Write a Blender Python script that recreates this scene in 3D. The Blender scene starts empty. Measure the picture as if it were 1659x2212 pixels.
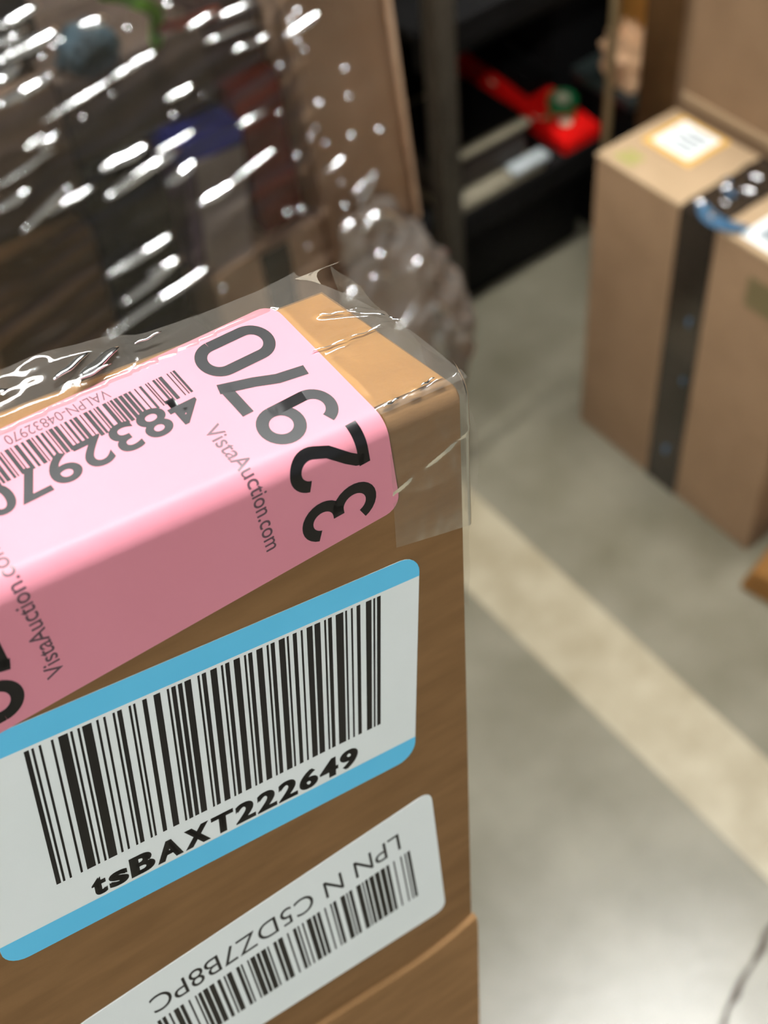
import bpy, bmesh, math, random
from mathutils import Vector, Matrix, noise
random.seed(7)
S = bpy.context.scene
COL = S.collection

# ------------------------------------------------------------------ camera
CAM = Vector((0.0, 0.0, 1.25))
right = Vector((0.79388921, -0.60250105, -0.08205119))
down = Vector((-0.51152293, -0.58878116, -0.62584426))
fwd = Vector((0.32876163, 0.53882207, -0.77562012))
cd = bpy.data.cameras.new('camera'); co = bpy.data.objects.new('camera', cd); COL.objects.link(co)
m = Matrix((right, -down, -fwd)).transposed().to_4x4(); m.translation = CAM
co.matrix_world = m
cd.sensor_fit = 'HORIZONTAL'; cd.sensor_width = 36.0; cd.lens = 2639.33 / 1659 * 36
cd.clip_start = 0.01; cd.clip_end = 50
cd.dof.use_dof = True; cd.dof.focus_distance = 0.243; cd.dof.aperture_fstop = 19.0
S.camera = co

# ------------------------------------------------------------------ world, exposure
w = bpy.data.worlds.new('warehouse_air'); S.world = w; w.use_nodes = True
bg = w.node_tree.nodes['Background']
bg.inputs[0].default_value = (0.93, 0.97, 1.0, 1); bg.inputs[1].default_value = 0.37
S.view_settings.view_transform = 'Standard'; S.view_settings.look = 'None'
S.view_settings.gamma = 1.0; S.view_settings.use_curve_mapping = False
S.view_settings.exposure = 0.0
LAMP_STRENGTH = 275.0
LAMPS = [(0.95, 0.55), (-1.8, 0.55), (-2.0, -1.7)]   # lamp centres (x, y); tubes run along X; last two are added unseen fill


# ------------------------------------------------------------------ helpers
def lin(c):
    return tuple((v / 255 / 12.92) if v / 255 <= .04045 else ((v / 255 + .055) / 1.055) ** 2.4 for v in c) + (1,)


def mat(name, c1, c2=None, rough=.6, scale=30, stretch=(1, 1, 1), bump=0.0, bscale=200, spec=.5, coat=0, metal=0, emit=0,
        detail=4, lo=.35, hi=.65, rot=(0, 0, 0), bstretch=None):
    M = bpy.data.materials.new(name); M.use_nodes = True
    N = M.node_tree.nodes; L = M.node_tree.links; B = N['Principled BSDF']
    B.inputs['Roughness'].default_value = rough
    B.inputs['Specular IOR Level'].default_value = spec
    B.inputs['Coat Weight'].default_value = coat
    B.inputs['Metallic'].default_value = metal
    B.inputs['Base Color'].default_value = lin(c1)
    tc = N.new('ShaderNodeTexCoord')
    mp = N.new('ShaderNodeMapping'); mp.inputs['Scale'].default_value = stretch; mp.inputs['Rotation'].default_value = rot
    L.new(tc.outputs['Object'], mp.inputs[0])
    if c2:
        nz = N.new('ShaderNodeTexNoise'); nz.inputs['Scale'].default_value = scale; nz.inputs['Detail'].default_value = detail
        L.new(mp.outputs[0], nz.inputs['Vector'])
        cr = N.new('ShaderNodeValToRGB')
        cr.color_ramp.elements[0].position = lo; cr.color_ramp.elements[0].color = lin(c1)
        cr.color_ramp.elements[1].position = hi; cr.color_ramp.elements[1].color = lin(c2)
        L.new(nz.outputs['Fac'], cr.inputs[0]); L.new(cr.outputs[0], B.inputs['Base Color'])
    if bump:
        n2 = N.new('ShaderNodeTexNoise'); n2.inputs['Scale'].default_value = bscale; n2.inputs['Detail'].default_value = 3
        mp2 = N.new('ShaderNodeMapping'); mp2.inputs['Scale'].default_value = bstretch or stretch; mp2.inputs['Rotation'].default_value = rot
        L.new(tc.outputs['Object'], mp2.inputs[0]); L.new(mp2.outputs[0], n2.inputs['Vector'])
        bp = N.new('ShaderNodeBump'); bp.inputs['Strength'].default_value = bump; bp.inputs['Distance'].default_value = .002
        L.new(n2.outputs['Fac'], bp.inputs['Height']); L.new(bp.outputs[0], B.inputs['Normal'])
    if emit:
        B.inputs['Emission Color'].default_value = lin(c1); B.inputs['Emission Strength'].default_value = emit
    return M


def film_mat(name, clear=.8, haze=(235, 230, 222), rough=.08, gloss=1.0, bump=.0, bscale=60, bstretch=(1, 1, 1), ior=1.5):
    """clear plastic sheet: mostly passes light, a fresnel gloss and a little white haze"""
    M = bpy.data.materials.new(name); M.use_nodes = True
    N = M.node_tree.nodes; L = M.node_tree.links
    for n in list(N): N.remove(n)
    out = N.new('ShaderNodeOutputMaterial')
    tr = N.new('ShaderNodeBsdfTransparent'); tr.inputs[0].default_value = (.97, .97, .96, 1)
    df = N.new('ShaderNodeBsdfDiffuse'); df.inputs[0].default_value = lin(haze)
    gl = N.new('ShaderNodeBsdfGlossy'); gl.inputs['Roughness'].default_value = rough; gl.inputs[0].default_value = (gloss, gloss, gloss, 1)
    fr = N.new('ShaderNodeFresnel'); fr.inputs[0].default_value = ior
    m1 = N.new('ShaderNodeMixShader'); m1.inputs[0].default_value = 1 - clear
    m2 = N.new('ShaderNodeMixShader')
    L.new(tr.outputs[0], m1.inputs[1]); L.new(df.outputs[0], m1.inputs[2])
    L.new(fr.outputs[0], m2.inputs[0]); L.new(m1.outputs[0], m2.inputs[1]); L.new(gl.outputs[0], m2.inputs[2])
    L.new(m2.outputs[0], out.inputs[0])
    if bump:
        tc = N.new('ShaderNodeTexCoord'); mp = N.new('ShaderNodeMapping'); mp.inputs['Scale'].default_value = bstretch
        nz = N.new('ShaderNodeTexNoise'); nz.inputs['Scale'].default_value = bscale; nz.inputs['Detail'].default_value = 2
        bp = N.new('ShaderNodeBump'); bp.inputs['Strength'].default_value = bump; bp.inputs['Distance'].default_value = .004
        L.new(tc.outputs['Object'], mp.inputs[0]); L.new(mp.outputs[0], nz.inputs['Vector']); L.new(nz.outputs['Fac'], bp.inputs['Height'])
        L.new(bp.outputs[0], gl.inputs['Normal']); L.new(bp.outputs[0], fr.inputs['Normal'])
    return M


def tag(o, label=None, cat=None, group=None, kind=None):
    if label: o['label'] = label
    if cat: o['category'] = cat
    if group: o['group'] = group
    if kind: o['kind'] = kind
    return o


def empty(name, loc, label, cat, rot=(0, 0, 0), group=None):
    o = bpy.data.objects.new(name, None); COL.objects.link(o); o.location = loc; o.rotation_euler = rot
    o.empty_display_size = .05
    return tag(o, label, cat, group)


def link(name, me, ma, parent=None, smooth=None):
    me.materials.append(ma)
    o = bpy.data.objects.new(name, me); COL.objects.link(o)
    if parent: o.parent = parent
    if smooth is not None:
        me.polygons.foreach_set('use_smooth', [True] * len(me.polygons))
        if smooth < 180: me.set_sharp_from_angle(angle=math.radians(smooth))
    return o


def from_bm(name, bm, ma, parent=None, smooth=None):
    me = bpy.data.meshes.new(name); bm.normal_update(); bm.to_mesh(me); bm.free()
    return link(name, me, ma, parent, smooth)


def from_py(name, v, f, ma, parent=None, smooth=None):
    me = bpy.data.meshes.new(name); me.from_pydata([tuple(p) for p in v], [], f); me.update()
    return link(name, me, ma, parent, smooth)


def add_box(bm, lo, hi, bev=0, seg=2):
    c = [(a + b) / 2 for a, b in zip(lo, hi)]; s = [b - a for a, b in zip(lo, hi)]
    r = bmesh.ops.create_cube(bm, size=1, matrix=Matrix.Translation(c) @ Matrix.Diagonal((*s, 1)))
    if bev:
        ed = list({e for v in r['verts'] for e in v.link_edges})
        bmesh.ops.bevel(bm, geom=ed, offset=bev, segments=seg, affect='EDGES', profile=.5)


def box(name, lo, hi, ma, parent=None, bev=.002, seg=2):
    bm = bmesh.new(); add_box(bm, lo, hi, bev, seg)
    return from_bm(name, bm, ma, parent, 35)


def tube(name, pts, rad, ma, parent=None, n=8, taper=False):
    """round rod along pts; rad a number or one radius per point"""
    V = []; F = []; P = [Vector(p) for p in pts]
    for i, p in enumerate(P):
        t = (P[min(i + 1, len(P) - 1)] - P[max(i - 1, 0)]).normalized()
        a = t.orthogonal().normalized() if i == 0 else (a - t * a.dot(t)).normalized()
        b = t.cross(a); r = rad[i] if isinstance(rad, (list, tuple)) else rad
        for k in range(n):
            th = 2 * math.pi * k / n; V.append(p + (a * math.cos(th) + b * math.sin(th)) * r)
    for i in range(len(P) - 1):
        for k in range(n):
            F.append((i * n + k, i * n + (k + 1) % n, (i + 1) * n + (k + 1) % n, (i + 1) * n + k))
    F.append(tuple(range(n - 1, -1, -1))); F.append(tuple((len(P) - 1) * n + k for k in range(n)))
    return from_py(name, V, F, ma, parent, 60)


def pleat(name, pts, wid, thick, h, ma, parent):
    """flattened roll of film: an ellipse section, flat side towards h"""
    V = []; F = []; n = 10; P = [Vector(p) for p in pts]
    for i, p in enumerate(P):
        t = (P[min(i + 1, len(P) - 1)] - P[max(i - 1, 0)]).normalized()
        hh = (h - t * h.dot(t)).normalized(); b_ = t.cross(hh)
        k = max(.06, math.sin(math.pi * (i + .35) / (len(P) - .3))) ** .5
        for j in range(n):
            a = 2 * math.pi * j / n; V.append(p + (hh * math.sin(a) * thick + b_ * math.cos(a) * wid) * k)
    for i in range(len(P) - 1):
        for j in range(n): F.append((i * n + j, i * n + (j + 1) % n, (i + 1) * n + (j + 1) % n, (i + 1) * n + j))
    F.append(tuple(range(n - 1, -1, -1))); F.append(tuple((len(P) - 1) * n + j for j in range(n)))
    return from_py(name, V, F, ma, parent, 180)


def nz(x, y, z=0): return noise.noise(Vector((x, y, z)))


# ------------------------------------------------------------------ materials
M_floor = mat('polished_concrete', (104, 99, 81), (130, 124, 107), rough=.28, scale=9, bump=.10, bscale=60, spec=.5, detail=7, lo=.3, hi=.7)
M_line = mat('cream_floor_paint', (152, 140, 114), (168, 157, 132), rough=.40, scale=18, detail=6, bump=.08, bscale=90)
M_crack = mat('crack_shadow_dirt', (70, 62, 54), rough=.9)
M_wall = mat('painted_block_wall', (48, 45, 41), (56, 53, 48), rough=.9, scale=4)
M_ceil = mat('ceiling_sheet', (150, 150, 148), rough=.9)
M_kraft = mat('kraft_top_lit', (162, 117, 60), (172, 127, 66), rough=.72, scale=26, stretch=(1, 1, 7), bump=.06, bscale=420, spec=.25)  # kraft of the top, with light and film glare put into the colour
M_kraft_front = mat('kraft_front_shaded', (120, 89, 55), (132, 99, 63), rough=.75, scale=40, stretch=(1, 1, 5), rot=(0, .5, 0), bump=.05, bscale=500, spec=.2)  # same kraft for the front, shade put into the colour
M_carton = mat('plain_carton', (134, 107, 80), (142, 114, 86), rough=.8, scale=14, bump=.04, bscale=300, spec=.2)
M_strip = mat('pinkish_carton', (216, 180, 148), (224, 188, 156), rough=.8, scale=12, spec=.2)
M_carton_top = mat('carton_top_lit', (172, 146, 114), (178, 152, 120), rough=.8, scale=14, spec=.2)  # carton with top light put into the colour, lighter than the front
M_carton_dark = mat('brown_shaded_carton', (86, 60, 32), (102, 72, 40), rough=.8, scale=14, spec=.2)  # dark brown; on the gap carton the darkness stands in for shade
M_carton_orange = mat('orange_carton', (190, 132, 60), (198, 142, 68), rough=.8, scale=14, spec=.2)
M_flat = mat('brown_orange_board', (112, 76, 34), (122, 84, 40), rough=.8, scale=14, spec=.2)
M_black = mat('black_plastic', (6, 5, 5), rough=.6, spec=.15)
mat('near_black_shade', (16, 15, 15), rough=.8, spec=.15)  # for the blocks that stand in for deep shade
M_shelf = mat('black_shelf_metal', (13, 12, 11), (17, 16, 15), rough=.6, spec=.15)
M_post_lit = mat('worn_post_lit', (150, 128, 90), (164, 140, 100), rough=.6, scale=20)  # lit copy of the post material, light put into the colour
M_post = mat('worn_post_shaded', (72, 66, 56), (84, 77, 66), rough=.55, scale=20, spec=.4)  # same post material with the shade put into the colour
M_tape_black = mat('glossy_dark_tape', (38, 32, 26), (50, 42, 34), rough=.14, scale=20, bump=.3, bscale=45, spec=.6)
M_tape_gloss = mat('tape_glint_gloss', (60, 54, 50), rough=.1, spec=1.0, coat=1.0)
M_tape_blue = mat('blue_tape_print', (58, 92, 118), rough=.2, spec=.6)
M_white = mat('white_label_paper', (236, 242, 238), (241, 246, 243), rough=.6, scale=20, spec=.22)
M_blue = mat('sky_blue_label_ink', (102, 202, 242), (108, 208, 247), rough=.6, scale=30, spec=.22)
M_pink = mat('pink_label_paper', (214, 135, 149), (218, 140, 154), rough=.45, scale=20, spec=.35)
M_ink = mat('black_thermal_ink', (17, 16, 17), rough=.32, spec=.5)
M_inkgrey = mat('faded_thermal_ink', (92, 68, 76), rough=.4)
M_red = mat('red_gift_print', (224, 22, 18), rough=.25, spec=.6)
M_green = mat('green_print', (14, 110, 62), rough=.3)
M_cream_dim = mat('shaded_cream_board', (122, 114, 94), (132, 124, 103), rough=.7)  # cream darkened in colour for the shade inside the shelf
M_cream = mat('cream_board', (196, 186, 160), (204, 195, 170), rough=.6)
M_silver = mat('pale_grey_card', (170, 178, 178), (180, 186, 186), rough=.5)
M_grey = mat('mauve_grey_card', (176, 160, 150), (186, 170, 160), rough=.5)
M_purple = mat('dull_purple_card', (104, 80, 100), rough=.5)
M_blueprint = mat('deep_blue_card', (28, 42, 140), rough=.35)
M_dkred = mat('dark_red_card', (100, 16, 10), (120, 22, 14), rough=.4, scale=12)
M_teal = mat('teal_fabric', (30, 48, 55), (50, 74, 84), rough=.7, scale=22)
M_strap = mat('lime_strap', (110, 168, 40), rough=.5)
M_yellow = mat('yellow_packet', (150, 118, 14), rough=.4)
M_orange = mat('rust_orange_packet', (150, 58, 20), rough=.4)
M_paper = mat('crumpled_kraft_paper', (214, 170, 128), (222, 180, 140), rough=.7, scale=20)
M_label_yellow = mat('amber_label_border', (222, 172, 84), rough=.5)
M_labelprint = mat('faint_label_print', (150, 156, 162), rough=.5)
M_green_stamp = mat('pale_green_stamp', (156, 152, 84), rough=.8)
M_olive = mat('olive_print', (110, 96, 62), rough=.8)
M_wood = mat('pallet_wood', (150, 116, 78), (168, 132, 92), rough=.8, scale=12, stretch=(1, 12, 12))
M_steel = mat('lamp_housing', (225, 225, 222), rough=.5)
M_tube = mat('lit_tube', (250, 251, 250), emit=LAMP_STRENGTH)
M_film = film_mat('stretch_film', clear=.955, haze=(146, 130, 114), rough=.12, bump=.2, bscale=34, bstretch=(1.2, 1, 9), ior=1.5)
M_rope = film_mat('gathered_film', clear=.70, haze=(150, 146, 140), rough=.10, gloss=1.0, ior=3.2)
M_tail = film_mat('crumpled_film', clear=.87, haze=(245, 238, 228), rough=.07, bump=.1, bscale=30, ior=1.7)
M_clear = film_mat('clear_packing_film', clear=.93, haze=(235, 225, 210), rough=.07, bump=.05, bscale=130, ior=1.4)
M_clear_haze = film_mat('clear_film_edge', clear=.55, haze=(205, 192, 172), rough=.2, ior=1.2)
M_clear_soft = film_mat('clear_film_flat', clear=.96, haze=(225, 215, 200), rough=.22, ior=1.25)

# ------------------------------------------------------------------ the setting
fl = tag(box('floor', (-4, -4, -.1), (4, 4, 0), M_floor, bev=0), kind='structure')
bm = bmesh.new()
ys = [-3.2 + i * .1 for i in range(60)]
v0 = [bm.verts.new((.534 + .002 * nz(y * 2, 1), y, .0006)) for y in ys]
v1 = [bm.verts.new((.639 + .002 * nz(y * 2, 9), y, .0006)) for y in ys]
for i in range(len(ys) - 1): bm.faces.new((v0[i], v1[i], v1[i + 1], v0[i + 1]))
tag(from_bm('painted_line', bm, M_line, fl), 'cream painted aisle line running across the grey concrete floor')


pts = [Vector((x, y, 0)) for x, y in ((0.5286, 0.186), (0.4928, 0.1814), (0.4795, 0.1737), (0.4559, 0.168), (0.4375, 0.1643), (0.4241, 0.158), (0.4088, 0.1546), (0.3897, 0.1439), (0.3611, 0.1317))]
bm = bmesh.new(); pv = None
for i, p in enumerate(pts):
    t = (pts[min(i + 1, len(pts) - 1)] - pts[max(i - 1, 0)]).normalized(); nn = Vector((-t.y, t.x, 0)) * (.0016 + .0012 * (i % 3))
    a = bm.verts.new((p.x + nn.x, p.y + nn.y, .0004)); b = bm.verts.new((p.x - nn.x, p.y - nn.y, .0004))
    if pv: bm.faces.new((pv[0], a, b, pv[1]))
    pv = (a, b)
tag(from_bm('crack', bm, M_crack, fl), 'thin dark crack in the concrete')
tag(box('wall_back', (-4, 2.3, 0), (4, 2.4, 3.7), M_wall, bev=0), kind='structure')
tag(box('wall_right', (3.9, -4, 0), (4.0, 2.3, 3.7), M_wall, bev=0), kind='structure')
tag(box('ceiling', (-4, -4, 3.7), (4, 2.4, 3.8), M_ceil, bev=0), kind='structure')


def lamp(x, y, where):
    t = empty('fluorescent_lamp', (x, y, 3.35), 'twin tube ceiling lamp hanging ' + where, 'lamp', group='ceiling lamps over the aisle')
    box('housing', (-.65, -.11, .03), (.65, .11, .09), M_steel, t)
    for s in (-.05, .05): tube('lamp_tube', [(-.6, s, 0), (.6, s, 0)], .022, M_tube, t, 12)
    for s in (-.5, .5): tube('hanger', [(s, 0, .09), (s, 0, .35)], .006, M_steel, t, 6)


for xy, where in zip(LAMPS, ('right above the taped carton', 'unseen left of the pallet stack, added as fill', 'unseen behind the viewer, added to fill the carton front')): lamp(*xy, where)

# ------------------------------------------------------------------ foreground carton (leaning, held close to the lens)
mm = .001
U = Vector((.98856203, -.0454136, -.1438149)); NN = Vector((.02146501, .98624548, -.16388751)); UP = Vector((.14927951, .15892598, .97593963))
P0 = Vector((.10322615, .13328559, 1.07918046)); LEN = 1.0985
fg = empty('carton', (0, 0, 0), 'large brown carton close up, labelled pink, blue and white, top wrapped in clear film', 'box')
mw = Matrix((U, NN, UP)).transposed().to_4x4(); mw.translation = P0 - UP * LEN; fg.matrix_world = mw
PHI = math.radians(18); TURN = math.radians(90) - PHI; RAD = 4.5 * mm
TL = RAD * math.tan(TURN / 2)


def wrap(u, q, off=0.0):
    """a point of the carton's skin: u along the edge, q<0 down the front, q>0 back over the sloping top; off lifts it from the skin"""
    nf = Vector((0, -1, 0)); nt = Vector((0, -math.sin(PHI), math.cos(PHI)))
    if q <= -TL: p = Vector((u, 0, q)); n = nf
    elif q >= TL: p = Vector((u, q * math.cos(PHI), q * math.sin(PHI))); n = nt
    else:
        a = (q + TL) / (2 * TL) * TURN
        n = Vector((0, -math.cos(a), math.sin(a))); p = Vector((u, RAD, -TL)) + n * RAD
    p = p + n * off; p.z += LEN
    return p


DEP = 35 * mm
prof = [(-LEN + .0, None)]
W0, W1 = -.30, 0.0
qs = [-TL + 2 * TL * i / 8 for i in range(9)]
ring = [(0.0, 0.0)] + [tuple(wrap(0, q).yz) for q in qs] + [tuple(wrap(0, DEP).yz), (DEP * math.cos(PHI), 0.0)]
bm = bmesh.new()
A = [bm.verts.new((W0, y, z)) for y, z in ring]; Bv = [bm.verts.new((W1 - .29 * y, y, z)) for y, z in ring]
k = len(ring)
for i in range(k): bm.faces.new((A[i], Bv[i], Bv[(i + 1) % k], A[(i + 1) % k]))
bm.faces.new(A[::-1]); bm.faces.new(Bv)
bmesh.ops.recalc_face_normals(bm, faces=bm.faces)
ed = [e for e in bm.edges if e.verts[0].co.x > -.05 and e.verts[1].co.x > -.05]
bmesh.ops.bevel(bm, geom=ed, offset=.0012, segments=2, affect='EDGES')
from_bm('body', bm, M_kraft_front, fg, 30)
# top panel: the glued outer flap, a thin board of its own
bm = bmesh.new(); g = []
for i in range(25):
    row = []
    for j in range(12):
        q = (TL + .5 * mm) + (DEP - 1.2 * mm - TL) * j / 11; u = -.299 + (.2975 - .29 * q) * i / 24
        row.append(bm.verts.new(wrap(u, q, .35 * mm + .25 * mm * nz(u * 40, q * 60))))
    g.append(row)
for i in range(24):
    for j in range(11): bm.faces.new((g[i][j], g[i + 1][j], g[i + 1][j + 1], g[i][j + 1]))
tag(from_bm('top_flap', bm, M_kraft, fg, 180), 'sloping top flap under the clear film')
# lower front flap, standing proud of the front with its cut edge in the light
bm = bmesh.new()
N_ = 40; rows = []
for i in range(N_ + 1):
    u = -.30 + .2995 * i / N_
    top = -.1808 + .0010 * nz(u * 30, 3) + (.004 * max(0, (u + .022) / .022) ** 2)
    pts_ = [(u, 0, LEN + top), (u, -.0016, LEN + top - .0006), (u, -.0022, LEN + top - .003), (u, -.0022, LEN - .42), (u, 0, LEN - .42)]
    rows.append([bm.verts.new(p) for p in pts_])
for i in range(N_):
    for j in range(4): bm.faces.new((rows[i][j], rows[i][j + 1], rows[i + 1][j + 1], rows[i + 1][j]))
bm.faces.new(rows[0]); bm.faces.new(rows[-1][::-1])
bmesh.ops.recalc_face_normals(bm, faces=bm.faces)
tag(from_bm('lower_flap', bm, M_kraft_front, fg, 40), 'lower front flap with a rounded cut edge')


# ---- labels: local x,y in mm -> (u,q) on the skin
class Lab:
    def __init__(s, ox, oy, deg, off):
        s.o = Vector((ox, oy)); a = math.radians(deg); s.c = math.cos(a); s.s = math.sin(a); s.off = off

    def uq(s, x, y): return ((s.o.x + x * s.c - y * s.s) * mm, (s.o.y + x * s.s + y * s.c) * mm)

    def finish(s, name, bm, ma, parent, off, step=None):
        for v in bm.verts: v.co = Vector((*s.uq(v.co.x, v.co.y), 0))
        if step:
            lo = min(v.co.y for v in bm.verts); hi = max(v.co.y for v in bm.verts)
            for i in range(-9, 10):
                q = TL * i / 8
                if lo < q < hi:
                    bmesh.ops.bisect_plane(bm, geom=bm.verts[:] + bm.edges[:] + bm.faces[:], plane_co=(0, q, 0), plane_no=(0, 1, 0), dist=1e-7)
        for v in bm.verts: v.co = wrap(v.co.x, v.co.y, s.off + off)
        return from_bm(name, bm, ma, parent, 180 if step else None)


def rrect(bm, x0, y0, x1, y1, r, n=6):
    P = []
    for cx, cy, a0 in ((x1 - r, y1 - r, 0), (x0 + r, y1 - r, 90), (x0 + r, y0 + r, 180), (x1 - r, y0 + r, 270)):
        for i in range(n + 1):
            a = math.radians(a0 + 90 * i / n); P.append((cx + r * math.cos(a), cy + r * math.sin(a), 0))
    return bm.faces.new([bm.verts.new(p) for p in P])


def quad(bm, x0, y0, x1, y1): bm.faces.new([bm.verts.new(p) for p in ((x0, y0, 0), (x1, y0, 0), (x1, y1, 0), (x0, y1, 0))])


def text_bm(bm, s, x0, x1, y0, y1, rot180=False, bold=0.0, rot=0, space=1.0):
    """flat lettering filling the given rectangle"""
    cu = bpy.data.curves.new('lettering_curve', 'FONT'); cu.body = s; cu.offset = bold; cu.space_character = space; cu.resolution_u = 6
    ob = bpy.data.objects.new('lettering_curve', cu); COL.objects.link(ob)
    dg = bpy.context.evaluated_depsgraph_get(); me = bpy.data.meshes.new_from_object(ob.evaluated_get(dg))
    bpy.data.objects.remove(ob); bpy.data.curves.remove(cu)
    P = [v.co.copy() for v in me.vertices]
    if rot180: P = [Vector((-p.x, -p.y, 0)) for p in P]
    if rot == 90: P = [Vector((-p.y, p.x, 0)) for p in P]
    if rot == -90: P = [Vector((p.y, -p.x, 0)) for p in P]
    a0 = min(p.x for p in P); a1 = max(p.x for p in P); b0 = min(p.y for p in P); b1 = max(p.y for p in P)
    V = [bm.verts.new((x0 + (p.x - a0) / (a1 - a0) * (x1 - x0), y0 + (p.y - b0) / (b1 - b0) * (y1 - y0), 0)) for p in P]
    for f in me.polygons:
        try: bm.faces.new([V[i] for i in f.vertices])
        except ValueError: pass
    bpy.data.meshes.remove(me)


C128 = '''212222 222122 222221 121223 121322 131222 122213 122312 132212 221213 221312 231212 112232 122132 122231 113222 123122 123221 223211 221132 221231 213212 223112 312131 311222 321122 321221 312212 322112 322211 212123 212321 232121 111323 131123 131321 112313 132113 132311 211313 231113 231311 112133 112331 132131 113123 113321 133121 313121 211331 231131 213113 213311 213131 311123 311321 331121 312113 312311 332111 314111 221411 431111 111224 111422 121124 121421 141122 141221 112214 112412 122114 122411 142112 142211 241211 221114 413111 241112 134111 111242 121142 121241 114212 124112 124211 411212 421112 421211 212141 214121 412121 111143 111341 131141 114113 114311 411113 411311 113141 114131 311141 411131 211412 211214 211232'''.split()


def barcode(bm, s, x0, x1, y0, y1, flip=False):
    vals = [104] + [ord(c) - 32 for c in s]
    vals.append((104 + sum(i * v for i, v in enumerate(vals[1:], 1))) % 103)
    wd = ''.join(C128[v] for v in vals) + '2331112'
    tot = sum(map(int, wd)); x = 0; k = (x1 - x0) / tot
    for i, c in enumerate(wd):
        c = int(c)
        if i % 2 == 0:
            a, b = x0 + x * k, x0 + (x + c) * k
            if flip: a, b = x1 - x * k - c * k, x1 - x * k
            quad(bm, a, y0, b, y1)
        x += c


def digit(bm, ch, cx, cy, wdt, hgt, st, ang):
    """one big figure drawn as a stroke of even width st; cx,cy its middle, ang the reading direction"""
    r = .5
    D = {}

    def arc(x, y, rx, ry, a0, a1, n=18): return [(x + rx * math.cos(math.radians(a0 + (a1 - a0) * i / n)), y + ry * math.sin(math.radians(a0 + (a1 - a0) * i / n))) for i in range(n + 1)]
    w2 = wdt / 2 - st / 2; h2 = hgt / 2 - st / 2
    if ch == '0': L = [arc(0, h2 - w2, w2, w2, 0, 180) + arc(0, -h2 + w2, w2, w2, 180, 360) + [(w2, h2 - w2)]]
    elif ch == '7': L = [[(-w2 - st / 2, h2), (w2, h2)], [(w2 - .1 * st, h2 + st / 2), (w2 * .35, h2 * .25), (-w2 * .15, -h2 * .35), (-w2 * .45, -h2 - st / 2)]]
    elif ch == '9':
        L = [arc(0, h2 - w2 * 1.02, w2, w2 * 1.02, 0, 360, 30), arc(0, h2 - w2 * 1.02, w2, w2 * 1.02, -30, 0, 4) [::1] + [(w2, h2 - w2)],
             [(w2, h2 - w2), (w2, -h2 + w2)] + arc(0, -h2 + w2, w2, w2, 0, -165)]
    elif ch == '2': L = [arc(0, h2 - w2, w2, w2, 165, -25) + [(w2 * .55, -h2 * .05), (-w2 * .45, -h2 * .55), (-w2 * .9, -h2 * .82), (-w2, -h2)], [(-w2 - st / 2, -h2), (w2 + st / 2, -h2)]]
    elif ch == '3': L = [arc(-.02 * w2, h2 * .52, w2 * .95, h2 * .48, 160, -90), [(-w2 * .25, h2 * .04), (0, h2 * .04)], arc(0, -h2 * .48, w2, h2 * .52, 90, -160)]
    ca, sa = math.cos(math.radians(ang)), math.sin(math.radians(ang))
    for ln in L:
        P = [Vector(p) for p in ln]; pv = None
        for i, p in enumerate(P):
            t = (P[min(i + 1, len(P) - 1)] - P[max(i - 1, 0)]).normalized(); n = Vector((-t.y, t.x)) * st / 2
            ab = []
            for q in (p + n, p - n): ab.append(bm.verts.new((cx + q.x * ca - q.y * sa, cy + q.x * sa + q.y * ca, 0)))
            if pv: bm.faces.new((pv[0], ab[0], ab[1], pv[1]))
            pv = ab


def solid(o, t=.00012):
    md = o.modifiers.new('paper', 'SOLIDIFY'); md.thickness = t; md.offset = -1


# blue label
b = Lab(-12.6, -35.7, -4.1, .25 * mm)
bm = bmesh.new(); rrect(bm, -101, -61.6, 0, 0, 5.0)
lb = tag(b.finish('blue_label', bm, M_white, fg, 0), 'white label with sky blue bands and a large barcode'); solid(lb)


def band(y0, y1, rtop):
    bm = bmesh.new(); P = []; r = 5.0
    if rtop:
        for cx, a0 in ((-r, 0), (-101 + r, 90)):
            for i in range(8): a = math.radians(a0 + 90 * i / 7); P.append((cx + r * math.cos(a), -r + r * math.sin(a), 0))
        P += [(-101, y0, 0), (0, y0, 0)]
    else:
        for cx, a0 in ((-101 + r, 180), (-r, 270)):
            for i in range(8): a = math.radians(a0 + 90 * i / 7); P.append((cx + r * math.cos(a), -61.6 + r + r * math.sin(a), 0))
        P += [(0, y1, 0), (-101, y1, 0)]
    bm.faces.new([bm.verts.new(p) for p in P])
    b.finish('colour_band', bm, M_blue, lb, .04 * mm)


band(-6.1, 0, True); band(-61.6, -54.9, False)
bm = bmesh.new(); barcode(bm, 'tsBAXT222649', -87.4, -9.9, -44.9, -6.9); b.finish('barcode', bm, M_ink, lb, .05 * mm)
bm = bmesh.new()
cells = [('t', .66, .92), ('s', .86, .74), ('B', 1.08, 1), ('A', 1.16, 1), ('X', 1.16, 1), ('T', 1.04, 1)] + [(c, .96, 1) for c in '222649']
kx = 65.2 / sum(c[1] for c in cells); cx_ = -81.1
for ch, wd, ht in cells:
    for dx in (-.22, .22): text_bm(bm, ch, cx_ + .04 * kx + .22 + dx, cx_ + (wd - .04) * kx - .22 + dx, -54.1, -54.1 + 6.0 * ht, bold=.034)
    cx_ += wd * kx
b.finish('lettering', bm, M_ink, lb, .05 * mm)

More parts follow.
